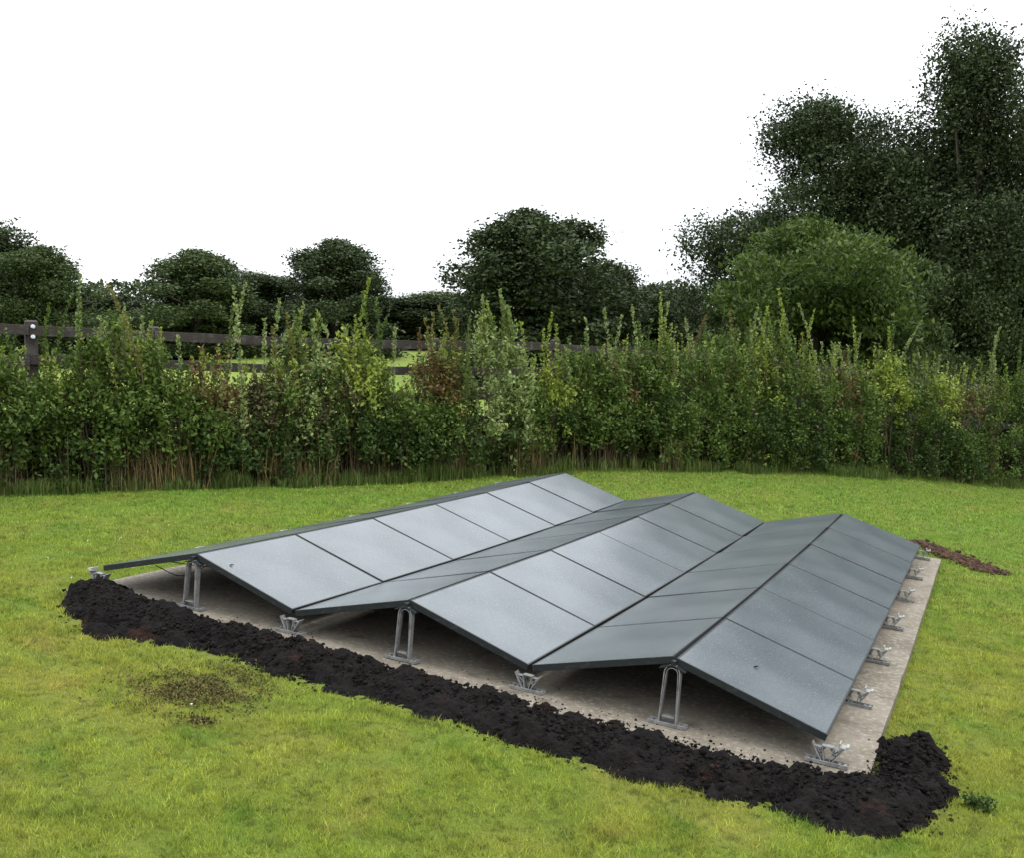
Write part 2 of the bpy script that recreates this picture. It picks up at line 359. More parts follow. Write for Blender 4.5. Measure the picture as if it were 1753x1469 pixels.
# ------------------------------------------------------------------ dug soil banked along the near edge
inner = [(108, 1026), (126, 1004), (180, 998), (250, 1026), (345, 1060), (440, 1080), (520, 1100), (640, 1136), (760, 1168), (900, 1202), (1000, 1229), (1150, 1266), (1300, 1306), (1420, 1328), (1490, 1328), (1500, 1300), (1520, 1262), (1560, 1250), (1604, 1262), (1632, 1305)]
outer = [(1636, 1345), (1628, 1385), (1600, 1410), (1500, 1425), (1420, 1414), (1350, 1392), (1250, 1372), (1150, 1350), (1000, 1318), (900, 1288), (800, 1252), (700, 1220), (600, 1196), (480, 1165), (380, 1131), (260, 1102), (165, 1082), (122, 1058)]
poly = np.array([on_plane(*q)[:2] for q in inner+[(x_, y_-(22 if 200 < x_ < 1380 else 8)) for x_, y_ in outer]])
def densify(P, n=5):
    out = []
    for k in range(len(P)):
        a, b = P[k], P[(k+1) % len(P)]
        for t in range(n): out.append(a+(b-a)*t/n)
    return np.array(out)
polyd = densify(poly)
def sdist(x, y, P):
    """signed distance to a closed outline, inside positive"""
    x = np.asarray(x); y = np.asarray(y); d = np.full(x.shape, 1e9); ins = np.zeros(x.shape, bool)
    for k in range(len(P)):
        a, b = P[k], P[(k+1) % len(P)]; e = b-a; L = e@e
        t = np.clip(((x-a[0])*e[0]+(y-a[1])*e[1])/L, 0, 1)
        d = np.minimum(d, np.hypot(x-a[0]-t*e[0], y-a[1]-t*e[1]))
        c = (a[1] > y) != (b[1] > y)
        with np.errstate(divide='ignore', invalid='ignore'): ins ^= c & (x < (b[0]-a[0])*(y-a[1])/(b[1]-a[1]+1e-12)+a[0])
    return np.where(ins, d, -d)
def base_z(x, y):
    a, b = to_slab(x, y); on = (a > SX0) & (a < SX1) & (b > SY0) & (b < SY1)
    out = np.hypot(np.maximum(np.maximum(SX0-a, a-SX1), 0), np.maximum(np.maximum(SY0-b, b-SY1), 0))
    return np.where(out < .3, np.maximum(slab_top(x, y)-out*.35, ground_z(x, y)), ground_z(x, y))
def soil_h(x, y, d):
    heap = np.exp(-((x-2.24)**2+(y-5.5)**2)/.16)
    h = (.088+.095*heap)*np.clip(d/.19, 0, 1)**.8
    n = (vnoise(x, y, 9, 1)-.5)*.05+(vnoise(x, y, 22, 2)-.5)*.035+(vnoise(x, y, 55, 3)-.5)*.02
    return h+n*np.clip(d/.06+.5, 0, 1)-.012
sx = np.arange(poly[:, 0].min()-.1, poly[:, 0].max()+.1, .011); sy = np.arange(poly[:, 1].min()-.1, poly[:, 1].max()+.1, .011)
X, Y = np.meshgrid(sx, sy); xf, yf = X.ravel(), Y.ravel(); D = sdist(xf, yf, poly)+(vnoise(xf, yf, 8, 7)-.5)*.13+(vnoise(xf, yf, 26, 8)-.5)*.09
keep = D > -.03; idx = -np.ones(len(xf), int); idx[keep] = np.arange(keep.sum())
xk, yk, dk = xf[keep], yf[keep], D[keep]; zk = base_z(xk, yk)+soil_h(xk, yk, dk)
I = idx.reshape(X.shape); q = np.stack([I[:-1, :-1].ravel(), I[:-1, 1:].ravel(), I[1:, 1:].ravel(), I[1:, :-1].ravel()], 1); q = q[(q >= 0).all(1)]
so_ = link('soil_bank', npmesh('soil_bank', np.c_[xk, yk, zk], q), [M['soil']])
tag(so_, 'bank of dark dug soil heaped along the near edge of the slab', 'soil', kind='stuff')
# clods: small broken lumps
phi = (1+5**.5)/2
ico = np.array([(-1,phi,0),(1,phi,0),(-1,-phi,0),(1,-phi,0),(0,-1,phi),(0,1,phi),(0,-1,-phi),(0,1,-phi),(phi,0,-1),(phi,0,1),(-phi,0,-1),(-phi,0,1)])/1.9
icf = np.array([(0,11,5),(0,5,1),(0,1,7),(0,7,10),(0,10,11),(1,5,9),(5,11,4),(11,10,2),(10,7,6),(7,1,8),(3,9,4),(3,4,2),(3,2,6),(3,6,8),(3,8,9),(4,9,5),(2,4,11),(6,2,10),(8,6,7),(9,8,1)])
def clods(P, S):
    n = len(P); v = ico[None]*(1+rng.normal(0, .22, (n, 12, 3)))*S[:, None, None]*np.array([1, 1, .8])
    v = v+P[:, None, :]; f = icf[None]+12*np.arange(n)[:, None, None]
    return v.reshape(-1, 3), f.reshape(-1, 3)
cand = rng.uniform([sx[0], sy[0]], [sx[-1], sy[-1]], (60000, 2)); dc = sdist(cand[:, 0], cand[:, 1], poly)+rng.normal(0, .035, len(cand))
pk = cand[dc > 0][:12000]; dd = sdist(pk[:, 0], pk[:, 1], poly)
S = np.clip(rng.lognormal(-5.2, .5, len(pk)), .002, .020)
Pz = base_z(pk[:, 0], pk[:, 1])+np.where(dd > 0, soil_h(pk[:, 0], pk[:, 1], dd), 0)+S*.25
v1, f1 = clods(np.c_[pk, Pz], S)
o = link('soil_clods', npmesh('soil_clods', v1, f1), [M['clod']]); tag(o, 'loose dark clods scattered over the dug soil bank', 'soil', kind='stuff')
# crumbs spilt on the slab edge
cand = rng.uniform([0, SY0], [SX1, .35], (9000, 2)); cand = cand[rng.random(len(cand)) < np.exp(-(cand[:, 1]-SY0)/.085)*np.clip(vnoise(cand[:, 0], cand[:, 1], 4, 9)*2-.45, .05, 1)]
w_ = np.array([SM @ Vector((a, b, 0)) for a, b in cand]); S = np.clip(rng.lognormal(-5.6, .5, len(w_)), .0015, .013); w_[:, 2] = slab_top(w_[:, 0], w_[:, 1])+S*.3
v1, f1 = clods(w_, S); o = link('soil_crumbs', npmesh('soil_crumbs', v1, f1), [M['clod']]); tag(o, 'brown crumbs of soil spilt over the near slab edge', 'soil', kind='stuff')
# low torn turf edge running right from the far corner of the slab
pts = []
for px, py in ((1578, 938), (1600, 948), (1625, 958), (1650, 966), (1680, 975), (1706, 983)):
    q = on_plane(px, py, .05); pts.append((q.x, q.y))
pts = densify(np.array(pts))[:-5]; k = rng.integers(0, len(pts), 1500); pk = pts[k]+rng.normal(0, 1, (1500, 2))*np.array([.10, .09])
S = np.clip(rng.lognormal(-4.5, .5, len(pk)), .006, .035); zz = ground_z(pk[:, 0], pk[:, 1])+S*.4+.03*vnoise(pk[:, 0], pk[:, 1], 5)
v1, f1 = clods(np.c_[pk, zz], S); o = link('torn_turf_edge', npmesh('torn_turf', v1, f1), [M['redsoil']]); tag(o, 'low reddish ridge of torn turf right of the far slab corner', 'soil', kind='stuff')
turf_line = pts

# ------------------------------------------------------------------ lawn
MC, MH = on_plane(342, 1178, -.05), on_plane(345, 1240, -.05)      # worn patch and the small hole below it
def in_slab(x, y, m=0): a, b = to_slab(x, y); return (a > SX0-m) & (a < SX1+m) & (b > SY0-m) & (b < SY1+m)
def blades(n, y0, y1, hmin, hmax, wid, left=.54, right=.54):
    y = rng.uniform(y0, y1, n); x = rng.uniform(-1, 1, n); x = np.where(x < 0, x*(left*y+.9), x*(right*y+.9))
    ok = ~in_slab(x, y, .01); ok &= sdist(x, y, poly)+(vnoise(x, y, 8, 7)-.5)*.10 < rng.normal(0, .03, n)
    h = hedge_line_y(x); ok &= y < h+.1
    bare = np.exp(-(((x-MC.x)/.22)**2+((y-MC.y)/.26)**2)) + .8*np.exp(-(((x-MH.x)/.05)**2+((y-MH.y)/.05)**2))
    ok &= rng.random(n) > bare*.75
    x, y = x[ok], y[ok]; n = len(x); z = ground_z(x, y)
    cl = vnoise(x, y, 5, 11)*.6+vnoise(x, y, 14, 12)*.4
    ht = (hmin+(hmax-hmin)*rng.random(n)**1.5)*(.30+1.1*cl); ang = rng.uniform(0, 2*np.pi, n)
    lean = rng.normal(0, .75, n); la = rng.uniform(0, 2*np.pi, n); w = wid*(.6+.8*rng.random(n))
    b0 = np.c_[x-np.cos(ang)*w/2, y-np.sin(ang)*w/2, z-.004]; b1 = np.c_[x+np.cos(ang)*w/2, y+np.sin(ang)*w/2, z-.004]
    tp = np.c_[x+np.cos(la)*lean*ht, y+np.sin(la)*lean*ht, z+ht]
    V = np.stack([b0, b1, tp], 1).reshape(-1, 3); F = np.arange(3*n).reshape(n, 3)
    v = (.60+.6*rng.random(n))*(.74+.46*vnoise(x, y, 9, 13))*np.where(vnoise(x, y, 26, 14) < .27, .58, 1.0)
    return V, F, np.repeat(v, 3)
def hedge_line_y(x): return FA.y+(np.asarray(x)-FA.x)*(FB.y-FA.y)/(FB.x-FA.x)
parts = [blades(330000, 3.5, 6.2, .010, .034, .0042), blades(280000, 6.2, 9.2, .012, .036, .0056), blades(230000, 9.2, 14, .014, .042, .009), blades(180000, 14, 23.5, .02, .05, .015)]
V = []; F = []; Av = []; b = 0
for v, f, a in parts: V.append(v); F.append(f+b); Av.append(a); b += len(v)
o = link('lawn_grass', npmesh('lawn_grass', np.concatenate(V), np.concatenate(F), np.concatenate(Av)), [M['blade']])
tag(o, 'short mown lawn, yellowish in front and bright green behind', 'grass', kind='stuff')
# brown mossy dead patch in the near lawn
def mossy(cx_, cy_, n, ax, ay, size, hh):
    p_ = np.array([(cx_, cy_)])+rng.normal(0, 1, (n, 2))*np.array([ax, ay]); keep_ = vnoise(p_[:, 0], p_[:, 1], 11, 61)+rng.normal(0, .12, n) > .42; p_ = p_[keep_]
    return leaf_quads(np.c_[p_, ground_z(p_[:, 0], p_[:, 1])+rng.uniform(.002, hh, len(p_))], size)
v1, f1 = mossy(MC.x, MC.y, 9000, .20, .22, .016, .026); v2, f2 = mossy(MH.x, MH.y, 260, .035, .03, .02, .02)
o = link('moss_patch', npmesh('moss', np.r_[v1, v2], np.r_[f1, f2+len(v1)]), [M['moss']]); tag(o, 'brownish mossy worn patch in the near lawn', 'moss', kind='stuff')
# small white clover flowers in the lawn
mb = MB()
for k in range(8):
    a = k*math.pi/4; mb.poly([(0, 0, .032), (.010*math.cos(a-.3), .010*math.sin(a-.3), .036), (.014*math.cos(a), .014*math.sin(a), .031), (.010*math.cos(a+.3), .010*math.sin(a+.3), .036)], [(0, 1, 2, 3)])
mb.tube([(0, 0, 0), (.002, 0, .032)], .0012, 4); mb.poly([(-.004, -.004, .036), (.004, -.004, .036), (.004, .004, .036), (-.004, .004, .036)], [(0, 1, 2, 3)])
fl = mb.mesh('flower')
FLW = [((150, 916), 'small white lawn flower, left of the pair in the grass left of the array'), ((207, 912), 'small white lawn flower, right of the pair in the grass left of the array'),
       ((122, 984), 'small white lawn flower beside the left end of the soil bank'), ((289, 893), 'small white lawn flower highest in the grass left of the array'),
       ((328, 1207), 'small white flower standing in the brown worn patch'), ((82, 946), 'small white lawn flower nearest the left picture edge')]
for (px, py), lb in FLW:
    q = on_plane(px, py, -.02); o = link('clover_flower', fl, [M['petal']]); o.location = (q.x, q.y, gz(q.x, q.y)+.012); o.scale = (.5,)*3; tag(o, lb, 'flower', 'white flowers in the lawn')

# dark leaf scraps lying on the panels
mb = MB(); mb.poly([(-.02, 0, 0), (0, -.012, .006), (.022, 0, .002), (0, .013, .007)], [(0, 1, 2), (0, 2, 3)]); scrap = mb.mesh('scrap')
for (i, fx, fy, lb) in ((1, .27, .10, 'small dark leaf lying on the near left panel'), (5, .42, .42, 'small dark leaf lying on the near right panel')):
    a, b, d = ctr(i, 0), ctr(i+1, 0), ctr(i, 1); p = a+(b-a)*fx+(d-a)*fy+Vector((0, 0, .004))
    o = link('fallen_leaf', scrap, [M['soil']]); o.location = SM @ p; tag(o, lb, 'leaf', 'dark leaves fallen on the panels')

# ------------------------------------------------------------------ leaves, shoots, stems
def shoot_mesh(h, lean, dens=1.0, leaf=.055):
    """upright young shoot with leaves up its stem"""
    mb = MB(); n = 6; pts = [Vector((lean*(t/n)**1.6*h+.006*math.sin(t*2), lean*.3*(t/n)*h, h*t/n)) for t in range(n+1)]
    mb.tube(pts, [.006*(1-.75*t/n) for t in range(n+1)], 4)
    k = int(h*62*dens); t = rng.random(k); P = np.array([(lean*q**1.6*h, lean*.3*q*h, q*h) for q in t]); r = .008+.034*(1-t*.8)
    an = rng.uniform(0, 2*np.pi, k); out = np.c_[np.cos(an), np.sin(an), np.full(k, .9)]
    P = P+out*r[:, None]; v, f = leaf_quads(P, leaf, along=out*1.6)
    nb = len(mb.v); V = np.r_[np.array(mb.v), v]; faces = mb.f+[tuple(x) for x in (f+nb)]
    me = bpy.data.meshes.new('shoot'); me.from_pydata(V.tolist(), [], faces); me.update()
    me.polygons.foreach_set('material_index', [0]*len(mb.f)+[1]*len(f)); return me
# hedge plants: foot px, top of the leafy part (py), leaf kind, half width m, density, shoots [(px, py, kind)], label
KN = dict(d='leaf_dark', m='leaf_mid', p='leaf_pale', b='leaf_bright', r='leaf_rust', w='leaf_brown', g='leaf_gold')
HEDGE = [
 (-130, 600, 'd', .34, 1, [(-120, 540, 'm')], 'dark hedge plant outermost beyond the left end post'),
 (-75, 610, 'm', .32, 1, [(-80, 560, 'm')], 'hedge plant second from the left end, left of the end post'),
 (-25, 600, 'd', .32, 1, [(-20, 520, 'm')], 'dark leafy hedge plant just left of the end post'),
 (22, 620, 'm', .25, .8, [(15, 560, 'm')], 'thin hedge plant touching the left side of the end post'),
 (100, 625, 'd', .36, 1.1, [(84, 520, 'm'), (132, 470, 'p'), (118, 500, 'm')], 'dense dark hedge plant right beside the left end post'),
 (152, 600, 'm', .30, .8, [(140, 500, 'm'), (165, 540, 'p')], 'loose mid green hedge plant with thin shoots near the end post'),
 (200, 555, 'm', .34, .9, [(180, 530, 'm'), (212, 520, 'p'), (195, 490, 'g')], 'bushy hedge plant with a feathery top covering the top rail'),
 (250, 575, 'd', .34, 1.1, [(268, 560, 'b'), (240, 540, 'p')], 'hedge plant with one bright upright tip, left of the open rail view'),
 (302, 650, 'm', .28, .9, [(302, 575, 'p')], 'low hedge plant with a single narrow spire before the open rails'),
 (352, 620, 'r', .28, .9, [(345, 590, 'r'), (372, 600, 'r')], 'rust red hedge plant before the open rails'),
 (352, 690, 'd', .32, 1.0, [(400, 490, 'p')], 'low dark green hedge plant under the rust red one'),
 (410, 655, 'w', .30, .7, [(416, 480, 'p'), (395, 520, 'm')], 'thin brown twiggy hedge plant with a long pale shoot'),
 (450, 640, 'w', .28, .8, [(450, 545, 'p'), (463, 560, 'g')], 'brownish hedge plant with golden tips left of the pale leafy one'),
 (482, 640, 'd', .32, 1.1, [(475, 510, 'p'), (490, 535, 'g')], 'dark hedge plant with paired pale tips'),
 (522, 560, 'p', .26, .8, [(520, 515, 'p'), (508, 540, 'p'), (534, 545, 'p')], 'pale grey green hedge plant with a broad upright top'),
 (565, 640, 'w', .30, .9, [(548, 560, 'm'), (556, 600, 'r')], 'brown leaved hedge plant left of the bright upright one'),
 (605, 580, 'b', .30, 1.0, [(590, 570, 'b'), (607, 540, 'b'), (620, 560, 'b')], 'bright green hedge plant with many upright sprays'),
 (640, 640, 'd', .30, 1.0, [(630, 475, 'b'), (623, 500, 'm'), (643, 510, 'm')], 'dark hedge plant topped by the tallest thin spire in the left half'),
 (688, 668, 'd', .32, 1.1, [(665, 530, 'm'), (676, 560, 'p')], 'low dark hedge plant with field showing above it'),
 (735, 600, 'r', .28, .9, [(726, 540, 'g'), (740, 535, 'g'), (718, 560, 'r')], 'reddish hedge plant with yellow tips, left of the gold topped one'),
 (775, 590, 'g', .28, .9, [(752, 525, 'g'), (775, 530, 'g'), (785, 545, 'g')], 'gold brown topped hedge plant left of the tall pale shrub'),
 (768, 680, 'd', .34, 1.1, [(804, 540, 'm')], 'low dark hedge plant in front of the gold topped one'),
 (848, 540, 'p', .34, 1.1, [(826, 505, 'p'), (855, 495, 'p'), (868, 525, 'p'), (838, 530, 'p')], 'tallest broad pale leaved shrub in the hedge, in its middle'),
 (895, 640, 'm', .32, 1.0, [(892, 550, 'b'), (880, 600, 'm')], 'mid green hedge plant just right of the tall pale shrub'),
 (942, 620, 'b', .26, .9, [(945, 535, 'b'), (930, 565, 'b'), (953, 555, 'b')], 'hedge plant with a bright yellow green forked top behind the left ridge end'),
 (985, 610, 'm', .34, 1.1, [(975, 580, 'm'), (1000, 570, 'm')], 'full mid green hedge plant behind the left ridge end'),
 (1030, 600, 'm', .32, 1.1, [(1032, 528, 'p'), (1003, 545, 'p')], 'hedge plant with one thick pale spire, right of the left ridge end'),
 (1050, 615, 'r', .24, .7, [(1040, 590, 'r')], 'small russet topped hedge plant between two spired ones'),
 (1085, 600, 'd', .36, 1.2, [(1080, 522, 'p'), (1066, 540, 'p'), (1092, 545, 'm')], 'dense dark hedge plant with two pale spires above the valley gap'),
 (1135, 575, 'm', .34, 1.1, [(1130, 500, 'b'), (1145, 515, 'p')], 'tall peaked hedge plant left of the sky gap in the trees'),
 (1190, 590, 'm', .36, 1.1, [(1170, 545, 'p'), (1205, 550, 'm')], 'broad hedge plant under the sky gap in the trees'),
 (1245, 590, 'm', .32, 1.1, [(1250, 530, 'g'), (1262, 560, 'g'), (1210, 540, 'r')], 'hedge plant with a gold and rust tip right of the sky gap'),
 (1290, 575, 'b', .32, 1.1, [(1282, 560, 'm')], 'bright leaved hedge plant left of the tall peaked bush'),
 (1322, 545, 'm', .34, 1.2, [(1330, 495, 'b'), (1313, 525, 'b'), (1341, 530, 'p')], 'tall peaked hedge bush above the middle ridge end'),
 (1370, 610, 'd', .36, 1.2, [(1363, 520, 'p'), (1372, 570, 'b')], 'dense dark hedge plant right of the tall peaked bush'),
 (1405, 620, 'm', .30, 1.0, [(1396, 528, 'b'), (1420, 600, 'p')], 'hedge plant with one slim bright spire, left of the rusty clump'),
 (1432, 615, 'r', .26, .9, [(1430, 590, 'p'), (1445, 600, 'r')], 'rusty brown hedge clump above the right ridge end'),
 (1466, 620, 'm', .32, 1.1, [(1462, 540, 'b'), (1474, 570, 'p')], 'hedge plant with a tall slim spire right of the rusty clump'),
 (1518, 610, 'b', .32, 1.0, [(1520, 560, 'b'), (1530, 555, 'm'), (1558, 545, 'p')], 'yellow green hedge plant with one long slanting shoot'),
 (1562, 625, 'd', .34, 1.1, [(1575, 610, 'm')], 'dark hedge plant right of the slanting shoot'),
 (1605, 630, 'b', .32, 1.0, [(1590, 610, 'm'), (1613, 605, 'p')], 'light green arching hedge plant left of the right hand post'),
 (1648, 650, 'r', .26, .8, [(1655, 625, 'p')], 'reddish hedge plant at the right hand post'),
 (1650, 740, 'd', .30, .9, [], 'low dark hedge plant at the foot of the right hand post'),
 (1700, 640, 'm', .30, .9, [(1692, 600, 'p'), (1712, 560, 'p'), (1706, 575, 'p')], 'sparse hedge plant with pale shoots right of the right hand post'),
 (1752, 640, 'd', .34, 1, [(1745, 590, 'm')], 'dark hedge plant second from the right end'),
 (1805, 640, 'm', .34, 1, [(1800, 580, 'm')], 'mid green hedge plant outermost at the right end'),
]
for hi, (px, py, kd, hw, dn, shoots, lb) in enumerate(HEDGE):
    front = .10 if py > 660 else rng.uniform(.15, .4)
    b2 = hedge_pt(px, front); bz = gz(b2.x, b2.y); top = ray(px, py, b2.y).z-bz
    t = empty('hedge_shrub', (b2.x, b2.y, bz)); tag(t, lb, 'shrub', 'young mixed shrubs planted as a hedge')
    # woody stems
    mb = MB(); tips = []
    for k in range(7):
        a = rng.uniform(0, 6.28); r = hw*rng.uniform(.15, .85); e = Vector((math.cos(a)*r, math.sin(a)*r*.8, top*rng.uniform(.7, 1))); s0 = Vector((rng.normal(0, .05), rng.normal(0, .05), -.03))
        pts = [s0.lerp(e, q)+Vector((rng.normal(0, .012), rng.normal(0, .012), 0))+Vector((0, 0, .0)) for q in (0, .3, .6, 1)]
        mb.tube(pts, [.010, .008, .006, .002], 4); tips.append(pts)
        for q in range(3):
            f0 = pts[1].lerp(pts[3], rng.uniform(0, .8)); d = Vector((rng.normal(0, .14), rng.normal(0, .12), rng.uniform(.08, .25))); mb.tube([f0, f0+d*.5+Vector((0, 0, -.01)), f0+d], [.004, .003, .001], 3)
    for k in range(int(7*dn)+5):
        x = rng.uniform(-hw, hw); y = rng.uniform(-.3, .2); hh = rng.uniform(.3, .8); mb.tube([(x, y, -.03), (x+rng.normal(0, .03), y, hh*.5), (x+rng.normal(0, .07), y+rng.normal(0, .04), hh)], [.004, .003, .001], 3)
    link('stems', mb.mesh('stems'), [M['stem']], t)
    # leaf masses on twigs: darker old leaves below, the plant's own young leaves towards the top
    low = px > 1130 or rng.random() < .25; zlo = .04 if low else .24
    nc = int(68*dn*max(.6, hw/.32)*max(.5, top/1.6)); C = []
    for k in range(nc):
        z = top*(zlo+(1-zlo)*rng.random()**1.05*rng.uniform(.78, 1.0)); wv = 1.95*hw*(1.0-.55*max(0, (z/top-.55)/.45))
        a = rng.uniform(0, 6.28); r = wv*rng.random()**.5; C.append((math.cos(a)*r, math.sin(a)*r*.7, z))
    C = np.array(C); per = rng.integers(16, 66, nc); sg = np.repeat(rng.uniform(.035, .085, nc), per)
    P = np.repeat(C, per, 0)+rng.normal(0, 1, (per.sum(), 3))*sg[:, None]*np.array([1, 1, 1.5]); yg = np.repeat(rng.random(nc) < np.clip((C[:, 2]/top-(.15 if kd == 'p' else .45))/.25, 0, 1)*.92+.04, per)
    okz = P[:, 2] > .05; P, yg = P[okz], yg[okz]
    v, f = leaf_quads(P[~yg], .066); link('foliage', npmesh('foliage', v, f), [M['leaf_dark' if kd != 'm' else 'leaf_mid']], t)
    if yg.any(): v, f = leaf_quads(P[yg], .068); link('young_foliage', npmesh('young_foliage', v, f), [M[KN[kd if kd != 'd' else 'm']]], t)
    # long shoots standing above the leafy part
    ex = [(px+rng.uniform(-26, 26), py-rng.uniform(-25, 32), rng.choice(['b', 'b', 'm', 'm', 'p'])) for _ in range(16)] if py < 670 else []
    for sx_, sy_, sk in shoots+ex:
        tp = ray(sx_, sy_, b2.y); h = tp.z-bz-top*.66; x = tp.x-b2.x
        if h < .12: continue
        ln = rng.normal(0, .13); big = (sk == 'p' and kd == 'p')
        if (sx_, sy_) == (1558, 545): ln = .42; x -= .32
        so2 = link('shoot', shoot_mesh(h, ln, 1.9 if (sx_, sy_, sk) in shoots else 1.0, .066 if big else .054), [M['stem'], M[KN[sk]]], t)
        so2.location = (x-(ln*h if ln < .3 else 0), rng.uniform(-.12, .12), top*.66)

# dry grass, weeds and verge along the hedge foot
def tufts(n, px0, px1, b0, b1, h0, h1, w, clump, floor=.03):
    px = rng.uniform(px0, px1, n); cxp = vnoise(px, px*0, .02, clump); ok = rng.random(n) < np.clip((cxp-.42)*3.5, floor, 1); px = px[ok]; n = len(px)
    P = np.array([hedge_pt(a, bb)[:] for a, bb in zip(px, rng.uniform(b0, b1, n))]); x, y = P[:, 0], P[:, 1]; z = ground_z(x, y)
    h = rng.uniform(h0, h1, n)*(.5+.8*vnoise(x, y, 2.5, clump+1)); an = rng.uniform(0, 6.28, n); ln = rng.normal(0, .28, n); la = rng.uniform(0, 6.28, n); ww = w*(.6+.8*rng.random(n))
    c, s_ = np.cos(an)*ww/2, np.sin(an)*ww/2; mxp = x+np.cos(la)*ln*h*.35; myp = y+np.sin(la)*ln*h*.35; tx = x+np.cos(la)*ln*h; ty = y+np.sin(la)*ln*h
    V = np.stack([np.c_[x-c, y-s_, z-.02], np.c_[x+c, y+s_, z-.02], np.c_[mxp+c, myp+s_, z+h*.6], np.c_[mxp-c, myp-s_, z+h*.6], np.c_[tx, ty, z+h*(1-.3*np.abs(ln))]], 1).reshape(-1, 3)
    i = 5*np.arange(n)[:, None]; F = np.concatenate([i+np.array([[0, 1, 2]]), i+np.array([[0, 2, 3]]), i+np.array([[3, 2, 4]])], 0)
    return V, F
v, f = tufts(9000, -200, 1180, -.05, .55, .25, .95, .007, 20); o = link('dry_grass', npmesh('dry_grass', v, f), [M['drygrass']]); tag(o, 'straw coloured dry grass stems along the foot of the hedge', 'grass', kind='stuff')
v, f = tufts(34000, -200, 1900, -.22, .35, .05, .30, .010, 30, .12); o = link('verge_grass', npmesh('verge_grass', v, f), [M['verge']]); tag(o, 'uncut green grass and weeds along the foot of the hedge', 'grass', kind='stuff')
# thick dim undergrowth standing behind the hedge stems
v, f = tufts(60000, -260, 1960, .45, 1.1, .40, 1.0, .02, 41, .8); o = link('undergrowth', npmesh('undergrowth', v, f), [mat('undergrowth', (.022, .026, .010), .8, .1, [(0, (.042, .032, .018), .2, .9, 'island')])]); tag(o, 'dim tangled undergrowth behind the hedge stems', 'undergrowth', kind='stuff')
# dark weed clump on the lawn at the lower right
for (px, py), lb in (((1664, 1385), 'dark weed tuft on the lawn right of the soil heap'), ((1690, 1392), 'smaller weed tuft at the lower right picture edge')):
    q = on_plane(px, py, -.05); t = empty('weed_tuft', (q.x, q.y, gz(q.x, q.y)-.005)); tag(t, lb, 'weed', 'dark weeds on the lawn')
    n = 130; P = np.c_[rng.normal(0, .022, n), rng.normal(0, .022, n), rng.uniform(.0, .075, n)]; v, f = leaf_quads(P, .028); link('foliage', npmesh('weed', v, f), [M['leaf_dark']], t)

# ------------------------------------------------------------------ post and rail fence behind the hedge
fe = empty('post_and_rail_fence', (FA.x, FA.y+.9, 0)); tag(fe, 'dark wooden four rail fence running behind the hedge', 'fence')
off = Vector(fe.location); BACK = .95
def fp(px): q = hedge_pt(px, BACK); return Vector((q.x, q.y, gz(q.x, q.y)))
FD = (FB-FA).normalized(); P0, P1, P2 = fp(52), fp(948), fp(1672)
posts = [P0+(P1-P0)*k for k in (-.5, -.25, 0, .19, .45, .72)]+[P1+(P2-P1)*k/4 for k in range(0, 7)]
for k, p in enumerate(posts): p.z = gz(p.x, p.y)
ANG = math.atan2(FD.y, FD.x); HR = (2.02, 1.62, 1.22, .82)
zt = lambda k: posts[k].z
mb = MB(); mb.box(-.075, .075, -.06, .06, -.3, 2.12); mb.poly([(-.075, -.06, 2.1205), (.075, -.06, 2.1205), (.075, .06, 2.1205), (-.075, .06, 2.1205), (-.06, 0, 2.145), (.06, 0, 2.145)], [(0, 1, 5, 4), (2, 3, 4, 5), (1, 2, 5), (3, 0, 4)])
post_me = mb.mesh('post', bevel=.004)
for k, p in enumerate(posts):
    o = link('post', post_me, [M['wood']], fe); o.location = p-off; o.rotation_euler = (rng.normal(0, .01), rng.normal(0, .01), ANG)
    if k == 2:
        for dz in (2.06, 1.93):
            mb = MB(); mb.tube([(.01, -.06, dz), (.01, -.10, dz)], .028, 8); mb.tube([(.01, -.10, dz), (.01, -.115, dz)], .018, 8); link('insulator', mb.mesh('insulator'), [M['insul']], o)
for k in range(len(posts)-1):
    a, b = posts[k], posts[k+1]; d = b-a; L = d.length
    for hgt in HR:
        mb = MB(); mb.box(-L/2+.003, L/2-.003, -.02, .02, -.065, .065); o = link('rail', mb.mesh('rail', bevel=.004), [M['wood']], fe)
        c = (a+b)/2; o.location = c-off+Vector((0, 0, hgt+rng.normal(0, .012)))+Vector((FD.y, -FD.x, 0))*.085
        o.rotation_euler = (0, -math.atan2(d.z, math.hypot(d.x, d.y))+rng.normal(0, .004), ANG)

# ------------------------------------------------------------------ trees
def crown_mesh(seed, n, leaf, lobes, up=1.0, willow=False):
    """unit crown: z 0..1, radius about .5; lobes with gaps between"""
    r = np.random.default_rng(seed); L = []
    for k in range(lobes):
        z = .9*r.random()**1.15; rad = .42*math.sqrt(max(.02, 1-(max(0, z-.30)/.60)**2)); a = r.uniform(0, 6.28); q = rad*r.uniform(.2, 1.05)*(.85+.3*math.sin(a*2+seed))
        L.append((math.cos(a)*q, math.sin(a)*q, z, r.uniform(.055, .17)))
    L = np.array(L); w = L[:, 3]**2; pick = r.choice(lobes, n, p=w/w.sum())
    d = r.normal(0, 1, (n, 3)); d /= np.linalg.norm(d, axis=1)[:, None]; rad = L[pick, 3]*np.clip(r.normal(.86, .17, n), .2, 1.13)
    # break each lobe into sprays
    spr = .70+.6*np.abs(np.sin(d[:, 0]*7+pick)*np.sin(d[:, 1]*6+pick*2)*np.sin(d[:, 2]*7))
    P = L[pick, :3]+d*(rad*spr)[:, None]*np.array([1, 1, .8])
    P[:, 2] = np.abs(P[:, 2]); P[:, 2] /= np.quantile(P[:, 2], .997); al = None
    if willow: al = np.c_[d[:, 0]*.3, d[:, 1]*.3, np.full(n, .8)]
    return P, leaf, al, L
